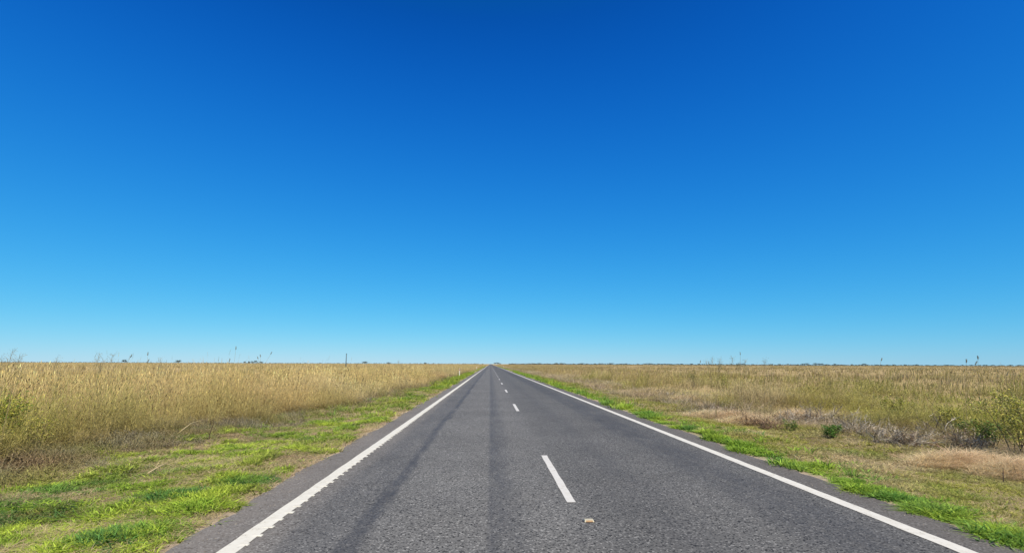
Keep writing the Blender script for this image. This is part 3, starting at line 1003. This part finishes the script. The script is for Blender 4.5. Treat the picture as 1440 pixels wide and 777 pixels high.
def dry_heap(u, v, rx, ry, h, label, n=420):
    """wind-combed heap of bleached dry grass"""
    x, y = gp(u, v)
    R_ = PyR(int(u))
    pr = [proto(R_, 7, .40, .006, .05, 1.3, 4) for _ in range(5)]
    F = Field()
    a = RNG.uniform(0, 6.283, n); r = np.sqrt(RNG.random(n))
    lx, ly = rx * r * np.cos(a), ry * r * np.sin(a)
    top = h * (1 - r ** 2) * (.7 + .6 * fbm(lx * 2 + u, ly * 2, 4))
    c = mixcols([STRAW * 1.15, PINKTAN * 1.4, PINKTAN * 1.2], np.stack([fbm(lx * 1.5, ly * 1.5, 301 + i) for i in range(3)], 1) ** 4) * RNG.uniform(.8, 1.15, (n, 1))
    ln = np.stack([RNG.normal(.35, .2, n), RNG.normal(-.1, .15, n)], 1)
    s_ = RNG.uniform(.7, 1.2, n)
    F.scatter(pr, lx, ly, s_, s_ * .6, c * .8, c * 1.05, ln, z=top * RNG.uniform(.2, 1, n) + gheight(lx + x, ly + y) - gz(x, y) - .02)
    o = F.build('dry_grass_heap', MAT_DRY)
    o.location = (x, y, gz(x, y))
    return set_props(o, label, 'dry grass heap', 'heaps of bleached dry grass on the right verge')


def plants():
    # clumps on the left verge
    tuft_thing(160, 752, .40, .13, [DGREEN, DGREEN * 1.3, GREEN], 330, 'big dark green clump nearest the bottom left corner of the road edge', group='green clumps on the left verge')
    tuft_thing(52, 710, .55, .13, [DGREEN, DGREEN * 1.2, OLIVE * .7], 330, 'dark green clump of grass at far left of the verge below pale straw', group='green clumps on the left verge')
    tuft_thing(138, 670, .50, .12, [DGREEN, GREEN * .8, OLIVE * .7], 300, 'dark green clump near the brown weeds, above a bare tan patch', group='green clumps on the left verge')
    tuft_thing(240, 694, .45, .12, [DGREEN * 1.2, GREEN], 320, 'middle dark green clump of the left verge between two bare tan patches', group='green clumps on the left verge')
    tuft_thing(345, 676, .36, .14, [DGREEN, GREEN, DGREEN * 1.3], 300, 'dark green clump close to the seal edge beside a sandy patch', group='green clumps on the left verge')
    tuft_thing(275, 712, .38, .15, [GREEN * 1.15, LIME * .9], 330, 'bright lime green clump spilling towards the road beside pale sand', group='green clumps on the left verge')
    tuft_thing(150, 712, .40, .11, [GREEN * 1.1, LIME], 260, 'bright green clump in the middle of the near left verge', group='green clumps on the left verge')
    # clumps leaning over the seal on the right
    for u, v, r, h, lab in ((1425, 752, .34, .14, 'lush green clump overhanging the road edge at the bottom right corner'),
                            (1318, 718, .36, .14, 'lush green clump next after the corner clump on the right road edge'),
                            (1232, 690, .38, .13, 'wide green clump on the right road edge where the shoulder is scraped bare'),
                            (1138, 655, .38, .13, 'green clump on the right road edge below the straw coloured turf'),
                            (1050, 627, .38, .12, 'small green clump on the right road edge about level with the first white dash'),
                            (965, 601, .38, .12, 'farthest of the distinct green clumps on the right road edge')):
        tuft_thing(u, v, r, h, [GREEN * 1.15, DGREEN * 1.3, GREEN * 1.25, LIME], 360, lab, group='green clumps on the right road edge')
    # shrubs on the right
    LG = [(.06, .145, .025), (.09, .19, .03), (.14, .23, .04)]
    YG = [(.38, .36, .05), (.30, .32, .05), (.45, .40, .08)]
    OL = [(.25, .24, .07), (.32, .29, .10), (.18, .20, .055)]
    leafy_shrub(1166, 610, .42, .75, LG, 900, .05, 'low fresh green bush among grey dead twigs right of the road')
    leafy_shrub(1112, 601, .32, .7, LG + OL, 500, .05, 'small dark green bush left of the fresh green bush on the right verge')
    leafy_shrub(1390, 624, .75, .9, LG + OL, 1100, .06, 'dark green bush with a shaded foot behind the two upright sticks')
    leafy_shrub(1434, 634, 1.3, 1.5, YG + OL, 2000, .06, 'tall yellow green bush cut by the right edge of the picture')
    leafy_shrub(1340, 608, .8, 1.3, OL + YG, 1100, .055, 'olive bush standing left of the yellow green bush on the right')
    leafy_shrub(1262, 588, .9, 1.9, YG + OL, 1500, .06, 'broad yellow green bush in the right field behind grey twigs')
    leafy_shrub(1020, 556, 1.35, 1.6, OL + YG, 1200, .055, 'tall loose olive weed rising to the horizon behind pale dry grass', 'tall_weed', 'weed', upright=.35)
    leafy_shrub(975, 545, 1.45, 1.8, OL, 1000, .055, 'tall thin olive weed rising to the horizon nearer the road', 'tall_weed', 'weed', upright=.35)
    leafy_shrub(6, 634, 1.2, 1.2, YG + LG[2:], 1900, .055, 'yellow green bush at the left edge in front of golden grass')
    leafy_shrub(44, 630, .85, .9, YG + OL, 1000, .05, 'small yellow bush just right of the yellow green bush at the left edge')
    GR = [(.40, .345, .26), (.30, .25, .18), (.48, .42, .33), (.22, .165, .115)]
    RB = [(.20, .12, .07), (.28, .19, .12), (.15, .10, .07)]
    for u, v, h, w, cols, lab in ((1065, 592, .45, 1.2, RB, 'low red brown dead shrub, leftmost of those on the right verge'),
                                  (1105, 590, .60, 1.2, GR, 'grey dead shrub behind the small dark green bush'),
                                  (1150, 588, .70, 1.3, GR, 'tall grey dead shrub directly behind the fresh green bush'),
                                  (1205, 604, .60, 1.0, GR, 'pale grey dead shrub just right of the fresh green bush'),
                                  (1248, 615, .62, 1.1, GR, 'wide tangled grey dead shrub left of the pale dry heap'),
                                  (1278, 618, .50, .8, RB + GR, 'brown grey dead shrub touching the left end of the dry heap'),
                                  (1330, 612, .60, 1.0, GR, 'grey dead shrub standing behind the pale dry heap'),
                                  (1365, 622, .50, .8, RB + GR, 'brown dead shrub between the heap and the dark green bush'),
                                  (1000, 573, .45, 1.4, RB + GR, 'far brown dead shrub below the tall loose olive weed'),
                                  (935, 555, .5, 1.6, GR, 'farthest grey dead shrub nearest the road on the right')):
        dead_shrub(u, v, h, w, cols, lab, 70)
    dry_heap(1335, 640, .95, .38, .22, 'long heap of bleached dry grass in front of the grey twigs', 700)
    dry_heap(1425, 652, .8, .4, .22, 'heap of bleached dry grass around the two dark sticks', 500)
    dry_heap(1010, 583, 1.3, .6, .22, 'pale tan dry grass heap under the olive weed', 500)
    for u, v, rx, h, lab in ((915, 548, 1.3, .25, 'pale dry grass heap farthest along the right verge'),
                             (962, 560, 1.1, .26, 'pale dry grass heap between the two far dead shrubs on the right verge'),
                             (1048, 590, .9, .22, 'small pale dry grass heap beside the low red brown dead shrub'),
                             (1110, 583, 1.0, .30, 'tan dry grass heap behind the small dark green bush')):
        dry_heap(u, v, rx, .45, h, lab, 320)
    for u, v, w, lab in ((893, 544, 1.2, 'tiny far brown dead shrub beside the farthest dry grass heap'),
                         (1032, 582, .9, 'brown dead shrub just left of the small pale dry heap'),
                         (1082, 598, .8, 'low brown dead twigs just left of the small dark green bush')):
        dead_shrub(u, v, .38, w, RB, lab, 60)
    # sticks
    x, y = gp(1408, 661)
    z = gz(x, y)
    stick('upright_stick', [(x, y, z - .03), (x + .02, y, z + .12), (x + .05, y + .01, z + .26)], .010, (.09, .06, .045), 'dark leaning stick, left of the two upright ones in the dry grass')
    x, y = gp(1427, 656); z = gz(x, y)
    stick('upright_stick', [(x, y, z - .03), (x, y, z + .11), (x - .006, y + .01, z + .24)], .007, (.10, .07, .05), 'thin straight dark stick at the right edge of the picture')
    a = gp(1338, 630); b = gp(1306, 617)
    stick('fallen_branch', [(a[0], a[1], gz(*a) + .06), ((a[0] + b[0]) / 2, (a[1] + b[1]) / 2, gz(*a) + .13), (b[0], b[1], gz(*b) + .2)], .020, (.24, .13, .075), 'red brown fallen branch lying behind the pale dry heap', 'branch')
    a = gp(1285, 617); z = gz(*a)
    stick('pale_stick', [(a[0], a[1], z), (a[0] + .05, a[1] + .03, z + .15), (a[0] + .14, a[1] + .05, z + .32)], .012, (.46, .38, .25), 'pale forked stick leaning at the left end of the dry heap')
    a = gp(209, 659); b = gp(234, 650)
    stick('fallen_stalk', [(a[0], a[1], gz(*a) + .07), ((a[0] + b[0]) / 2, (a[1] + b[1]) / 2, gz(*a) + .11), (b[0], b[1], gz(*b) + .09)], .014, (.46, .36, .19), 'pale dry stalk lying on the green verge on the left', 'stalk')
    a = gp(254, 607); b = gp(281, 598)
    stick('fallen_stalk', [(a[0], a[1], gz(*a) + .16), ((a[0] + b[0]) / 2, (a[1] + b[1]) / 2, gz(*a) + .28), (b[0], b[1], gz(*b) + .25)], .014, (.46, .36, .19), 'pale bent stalk fallen at the foot of the tall golden grass', 'stalk')
    a = gp(294, 612); z = gz(*a)
    stick('upright_stick', [(a[0], a[1], z - .03), (a[0] + .02, a[1], z + .2), (a[0] + .09, a[1], z + .42)], .012, (.08, .05, .035), 'short dark twig standing where brown weeds meet the green verge')
    # stalks above the horizon, left
    seed_stalk(18, 10, 492, 'feathery stalk at the far left, tallest plume by the picture edge', .1, 4, 'plume')
    seed_stalk(140, 13, 497, 'broad feathery plume above the golden grass on the left', .1, 4, 'plume')
    seed_stalk(185, 14, 499, 'dark leaning seed stalk just right of the broad plume', .25, 2)
    seed_stalk(208, 15, 496, 'upright thin seed stalk next to the leaning one', .06, 1)
    seed_stalk(332, 15, 488, 'tallest lone seed stalk left of the dark pole', .03, 1)
    seed_stalk(323, 15, 505, 'short dark seed head below the tallest lone stalk', .05, 1)
    seed_stalk(366, 17, 499, 'thin seed stalk between the tallest stalk and the leaning pair', .15, 1)
    seed_stalk(382, 17, 495, 'leaning seed stalk with dark tip, nearest to the pole of the left ones', .28, 2)
    seed_stalk(225, 16, 503, 'short feathery stalk between two thin seed stalks on the left', .1, 3, 'plume')
    seed_stalk(80, 12, 503, 'short pale plume between the far left plume and the broad one', .1, 2, 'plume')
    seed_stalk(560, 30, 507, 'short plume just right of the dark pole', .1, 2, 'plume')
    # right
    seed_stalk(985, 18, 507, 'short dark seed head above the tall thin olive weed', .1, 2, group='seed stalks rising above the right horizon')
    seed_stalk(1002, 18, 503, 'feathery seed spray above the tall loose olive weed', .14, 5, 'plume', 'seed stalks rising above the right horizon', (.13, .14, .06))
    seed_stalk(1030, 17, 503, 'bushy green grey seed spray right of the feathery spray', .14, 5, 'plume', 'seed stalks rising above the right horizon', (.10, .12, .05))
    seed_stalk(1041, 17, 496, 'lone tiny seed head highest of the right group', .05, 1, group='seed stalks rising above the right horizon')
    seed_stalk(1076, 16, 505, 'faint pinkish plume standing right of the seed sprays', .1, 3, 'plume', 'seed stalks rising above the right horizon', (.2, .14, .1))
    seed_stalk(1240, 13, 504, 'seed stalk with a bent flat head above the right field', .3, 1, group='seed stalks rising above the right horizon')
    seed_stalk(1359, 12, 506, 'left dark seed head of the trio at far right', .1, 1, group='seed stalks rising above the right horizon')
    seed_stalk(1375, 12, 501, 'highest dark seed head of the trio at far right', .06, 1, group='seed stalks rising above the right horizon')
    seed_stalk(1373, 12.3, 509, 'leaning low seed head of the trio at far right', .25, 2, group='seed stalks rising above the right horizon')


# ------------------------------------------------------------------ road furniture
def guide_post(u, dist, h, label):
    x, y, _ = along(u, dist)
    z = gz(x, y)
    t = empty('guide_post', (x, y, z), label, 'guide post', 'white guide posts beside the road')
    white = MATS['post']
    m = MB()
    # slim flat post with a slanted top and a slightly dished face
    w, d = .055, .022
    zs = [-.1, h - .04]
    m.add([(-w, -d, -.1), (-w * .3, -d * .6, -.1), (w * .3, -d * .6, -.1), (w, -d, -.1), (w, d, -.1), (-w, d, -.1),
           (-w, -d, h - .05), (-w * .3, -d * .6, h - .05), (w * .3, -d * .6, h - .05), (w, -d, h), (w, d, h), (-w, d, h - .05)],
          [(0, 1, 7, 6), (1, 2, 8, 7), (2, 3, 9, 8), (3, 4, 10, 9), (4, 5, 11, 10), (5, 0, 6, 11), (6, 7, 8, 9, 10, 11), (5, 4, 3, 2, 1, 0)])
    m.build('post', white, t)
    r = MB()
    r.box(-.042, .042, -d - .008, -d + .001, h - .26, h - .10)
    r.build('reflector', MATS['red'], t)
    b = MB(); b.box(-.042, .042, d - .001, d + .008, h - .26, h - .10)
    b.build('reflector', MATS['white_reflector'], t)
    return t


def furniture():
    guide_post(646.5, 74, 1.15, 'white guide post with a red reflector, nearest post on the left verge')
    guide_post(670.5, 168, 1.15, 'small distant white guide post at the left edge of the road')
    guide_post(708.0, 245, 1.15, 'tiny distant white guide post at the right edge of the road')
    # tall pole in the field
    x, y, zt = along(487.3, 115, 497)
    z = gz(x, y)
    t = empty('marker_pole', (x, y, z), 'tall thin dark pole rising above the golden grass left of the road', 'pole')
    p = MB(); p.tube([(0, 0, -.3), (0, 0, 2), (0, 0, zt - z)], [.095, .09, .085], 12); p.build('shaft', MATS['steel'], t, True)
    c = MB(); c.tube([(0, 0, zt - z - .02), (0, 0, zt - z + .03), (0, 0, zt - z + .06)], [.105, .105, .05], 12); c.build('cap', MATS['steel'], t)
    k = MB(); k.tube([(0, 0, -.2), (0, 0, .25), (0, 0, .30)], [.26, .24, .12], 14); k.build('footing', MATS['concrete'], t)
    # raised pavement marker on the centre line
    x, y = gp(828, 732)
    t = empty('pavement_marker', (x, y, 0.0), 'small worn white raised pavement marker on the road before the first dash', 'road marker')
    m = MB()
    a, b, h = .056, .052, .020
    m.add([(-a, -b, .004), (a, -b, .004), (a, b, .004), (-a, b, .004), (-a * .86, -b * .5, h), (a * .86, -b * .5, h), (a * .86, b * .5, h), (-a * .86, b * .5, h)],
          [(4, 5, 6, 7), (0, 1, 5, 4), (1, 2, 6, 5), (2, 3, 7, 6), (3, 0, 4, 7), (3, 2, 1, 0)])
    m.build('body', MATS['marker'], t)
    r = MB()
    n = Vector((0, -(h - .004), -(b * .5))).normalized()
    r.add([(-a * .72, -b - .001, .006), (a * .72, -b - .001, .006), (a * .66, -b * .55 - .003, h - .002), (-a * .66, -b * .55 - .003, h - .002)], [(0, 1, 2, 3)])
    r.build('reflector', MATS['amber'], t)
    g = MB()
    ring = [(math.cos(k * math.pi / 8) * .078 * (1 + .12 * math.sin(k * 2.3)), math.sin(k * math.pi / 8) * .070 * (1 + .1 * math.cos(k * 1.7)), .002) for k in range(16)]
    ring2 = [(p[0] * .9, p[1] * .9, .0045) for p in ring]
    g.add(ring + ring2, [(k, (k + 1) % 16, 16 + (k + 1) % 16, 16 + k) for k in range(16)] + [tuple(range(16, 32))])
    g.build('glue_pad', MATS['tar'], t)


def pebbles():
    """loose stones on the dusty shoulders"""
    V = []; Q = []; C = []
    base = np.array([(-1, -1, -1), (1, -1, -1), (1, 1, -1), (-1, 1, -1), (-1, -1, 1), (1, -1, 1), (1, 1, 1), (-1, 1, 1)], float)
    base[4:, :2] *= .6
    q = np.array([(3, 2, 1, 0), (4, 5, 6, 7), (0, 1, 5, 4), (1, 2, 6, 5), (2, 3, 7, 6), (3, 0, 4, 7)])
    n = 800
    y = 3 + RNG.random(n) ** 1.6 * 25
    left = RNG.random(n) < .55
    off = np.abs(RNG.normal(0, .22, n))
    x = np.where(left, ROAD_L + .08 + off * RNG.choice([1, -1], n), ROAD_R - .05 - off * RNG.choice([1, -1], n))
    inside = (x > ROAD_L + .15) & (x < ROAD_R - .15)
    z = np.where(inside, 0.0, gheight(x, y) + .004)
    z = np.where((~inside) & (x > ROAD_L - .15) & (x < ROAD_R + .15), 0.003, z)
    for i in range(n):
        s = RNG.uniform(.002, .008)
        v = base * s * RNG.uniform(.6, 1.3, (8, 3)) * np.array((1, 1, .6))
        a = RNG.uniform(0, 6.28); c, sn = math.cos(a), math.sin(a)
        v = np.stack([v[:, 0] * c - v[:, 1] * sn + x[i], v[:, 0] * sn + v[:, 1] * c + y[i], v[:, 2] + z[i] + s * .3], 1)
        V.append(v); Q.append(q + 8 * i)
        C.append(np.tile(np.array((.24, .205, .16)) * RNG.uniform(.35, 1.4), (8, 1)))
    o = link_mesh('loose_gravel', np_mesh('loose_gravel', np.concatenate(V), np.concatenate(Q), np.concatenate(C), flat=True), MAT_TWIG)
    set_props(o, 'loose stones scattered along the dusty shoulders of the road', 'gravel', kind='stuff')


# ------------------------------------------------------------------ far trees
def tree_meshes(seed, h, w):
    random.seed(seed)
    tr = MB(); cr = MB()
    bark = (.10, .08, .06)
    tr.tube([(0, 0, -.2), (.05 * h, 0, h * .25), (.02 * h, .02 * h, h * .5)], [h * .035, h * .027, h * .015], 6, bark)
    ends = []
    for k in range(6):
        a = k * 1.05 + random.uniform(-.3, .3)
        e = Vector((math.cos(a) * w * random.uniform(.2, .4), math.sin(a) * w * random.uniform(.2, .4), h * random.uniform(.5, .85)))
        tr.tube([(.04 * h, 0, h * random.uniform(.22, .4)), e * .6 + Vector((0, 0, .1 * h)), e], [h * .016, h * .01, h * .004], 4, bark)
        ends.append(e)
    for i in range(420):
        e = random.choice(ends)
        q = e + Vector((random.gauss(0, .13) * w, random.gauss(0, .13) * w, random.gauss(0, .10) * h))
        q.z = max(q.z, .18 * h)
        c = np.array(random.choice([(.05, .065, .045), (.065, .08, .05), (.085, .095, .065)])) * random.uniform(.75, 1.3)
        cr.leaf(q, .13 * h * random.uniform(.6, 1.3), .08 * h, Vector((random.gauss(0, 1), random.gauss(0, 1), random.gauss(0, .6))), Vector((random.gauss(0, 1), random.gauss(0, 1), 1)), c)
    return tr.mesh('trunk'), cr.mesh('crown')


def far_trees():
    var = [tree_meshes(40 + i, 6.5, w) for i, w in enumerate((9, 11, 8, 13))]

    def tree(u, dist, h, label, group, wide=1.0):
        x, y, _ = along(u, dist)
        i = int(u * 13) % 4
        s = h / 6.5
        t = empty('tree', (x, y, gz(x, y)), label, 'tree', group, (u * 1.7) % 6.28)
        t.scale = (s * wide, s * wide, s)
        link_mesh('trunk', var[i][0], MAT_TWIG, t)
        link_mesh('crown', var[i][1], MAT_LEAF, t)
    G = 'dark trees on the left horizon'
    tree(174.5, 620, 5.2, 'lone dark tree dot on the left horizon near the broad feathery plume', G, .7)
    tree(250.5, 620, 5.0, 'lone dark tree dot on the left horizon below no stalk, second from left', G, .8)
    for i, (u, h) in enumerate(((344, 4.6), (350, 5.0), (355, 5.6), (359.5, 6.2), (367, 5.3))):
        tree(u, 900, h, 'one of the cluster of small dark trees on the left horizon under the leaning stalks', G, .6)
    tree(513, 900, 5.4, 'dark broad tree on the horizon right of the pole', G, 1.1)
    tree(547, 900, 4.6, 'small dark tree on the horizon midway between pole and guide post', G, .9)
    tree(598, 1000, 4.2, 'low far tree on the horizon left of the guide post', G, 1.2)
    # dark trees beside the far end of the road
    for u, h, lab in ((696, 5.5, 'dark tree right where the road meets the horizon'), (699.5, 6.5, 'largest dark tree just right of the road end'), (703, 4.6, 'low dark tree right of the road end, farthest from the road')):
        tree(u, 1500, h, lab, 'dark trees at the road end', 1.0)
    G = 'far trees along the right horizon'
    big = {1129: 10.5, 1134.5: 12, 1146.5: 13, 1152: 11.5, 1156: 11, 1174: 10, 1215.5: 11.5}
    for u, h in big.items():
        tree(u, 2600, h, 'one of the larger dark trees in the thickest clump of the right horizon' if u < 1165 else ('dark tree right of the thickest clump on the right horizon' if u < 1200 else 'dark tree standing alone on the right horizon line, right of the clump'), G, 1.2)
    random.seed(21)
    u = 742.0
    while u < 1475:
        u += random.uniform(6, 17)
        if 1124 < u < 1160: continue
        tree(u, 2600 + random.uniform(-150, 500), random.uniform(6.5, 9.2), 'one of the small far trees strung along the right horizon', G, random.uniform(1, 1.9))
    # continuous far scrub line
    m = MB()
    for k in range(5200):
        u = random.uniform(715, 1520)
        d = random.uniform(2700, 3600)
        x, y, _ = along(u, d)
        h = 3.5 + 3.2 * float(vnoise(np.array([u * .09]), np.array([0.0]), 77)[0])
        z = random.uniform(0, h)
        c = np.array((.05, .058, .042)) * random.uniform(.7, 1.4)
        a = random.uniform(-1, 1)
        m.leaf((x, y, z), random.uniform(3, 6), random.uniform(2, 3.5), Vector((1, random.gauss(0, .5), random.gauss(0, .3))), Vector((random.gauss(0, .3), 1, random.gauss(.3, .3))), c)
    for k in range(1700):
        u = random.uniform(-60, 680)
        d = random.uniform(3200, 3900)
        x, y, _ = along(u, d)
        z = random.uniform(0, 4.5)
        m.leaf((x, y, z), random.uniform(3, 6), random.uniform(2, 3.5), Vector((1, random.gauss(0, .5), random.gauss(0, .3))), Vector((random.gauss(0, .3), 1, random.gauss(.3, .3))), np.array((.06, .065, .045)) * random.uniform(.7, 1.4))
    o = m.build('distant_scrub', MAT_LEAF)
    set_props(o, 'thin dark line of far off scrub along the horizon', 'scrub', kind='stuff')


MATS = {
    'post': plain_mat('white_post_plastic', (.62, .61, .52), .5, .4, .08),
    'red': plain_mat('red_reflector', (.35, .02, .02), .25, .6, .05),
    'white_reflector': plain_mat('white_reflector', (.7, .7, .7), .25, .6, .05),
    'steel': plain_mat('dark_weathered_steel', (.045, .085, .095), .55, .5, .2),
    'concrete': plain_mat('concrete_footing', (.35, .33, .3), .9, .2, .2),
    'marker': plain_mat('ceramic_marker', (.42, .38, .26), .5, .4, .18, 40),
    'amber': plain_mat('worn_amber_reflector', (.30, .19, .09), .5, .4, .3, 60),
    'tar': plain_mat('bitumen_pad', (.028, .022, .018), .6, .4, .3, 60),
}


# ------------------------------------------------------------------ light
SUN_AZ = math.radians(156)       # clockwise from the driving direction: behind, to the right
SUN_EL = math.radians(54)
SKY_STRENGTH = 0.10


def light():
    w = bpy.data.worlds.new('World'); S.world = w
    w.use_nodes = True
    nt = w.node_tree; nt.nodes.clear()
    t = NT(nt)
    sky = t.n('ShaderNodeTexSky', sky_type='NISHITA')
    sky.sun_disc = False
    sky.sun_elevation = SUN_EL
    sky.sun_rotation = SUN_AZ
    sky.altitude = 400
    sky.air_density = 1.0
    sky.dust_density = 0.0
    sky.ozone_density = 5.0
    bg = t.n('ShaderNodeBackground'); bg.inputs['Strength'].default_value = SKY_STRENGTH
    out = t.n('ShaderNodeOutputWorld')
    sp = t.n('ShaderNodeSeparateColor'); t.l(sky.outputs[0], sp.inputs[0])
    cb = t.n('ShaderNodeCombineColor')
    for i, (gain, off, power, floor) in enumerate(GRADE):
        v = t.math('SUBTRACT', t.math('MULTIPLY', sp.outputs[i], SKY_STRENGTH), off)
        v = t.math('POWER', t.math('MAXIMUM', v, floor), power)
        v = t.math('MULTIPLY', v, gain / SKY_STRENGTH)
        t.l(v, cb.inputs[i])
    t.l(cb.outputs[0], bg.inputs['Color'])
    t.l(bg.outputs[0], out.inputs[0])
    d = bpy.data.lights.new('sun', 'SUN')
    d.energy = 5.0; d.angle = math.radians(.53); d.color = (1.0, .91, .76)
    o = bpy.data.objects.new('sun', d); COL.objects.link(o)
    to = Vector((math.sin(SUN_AZ) * math.cos(SUN_EL), math.cos(SUN_AZ) * math.cos(SUN_EL), math.sin(SUN_EL)))
    o.rotation_euler = to.to_track_quat('Z', 'Y').to_euler()
    o.location = to * 60


# deep saturated blue of the photograph: gain, offset, power and floor of each channel of the sky
EXPOSURE = 0.42
GAIN = 2 ** -EXPOSURE
GRADE = [(0.545 * GAIN, 0.0500, 1.45, 0.003), (0.821 * GAIN, 0.1008, 0.65, 0.03), (1.041 * GAIN, 0.2427, 0.25, 0.012)]
light()
build_ground()
build_road()
left_verge()
left_field()
right_side()
plants()
furniture()
pebbles()
far_trees()

v = S.view_settings
v.view_transform = 'Standard'; v.look = 'None'; v.exposure = EXPOSURE; v.gamma = 1.0; v.use_curve_mapping = False
print('VERTS', sum(len(o.data.vertices) for o in S.objects if o.type == 'MESH'))
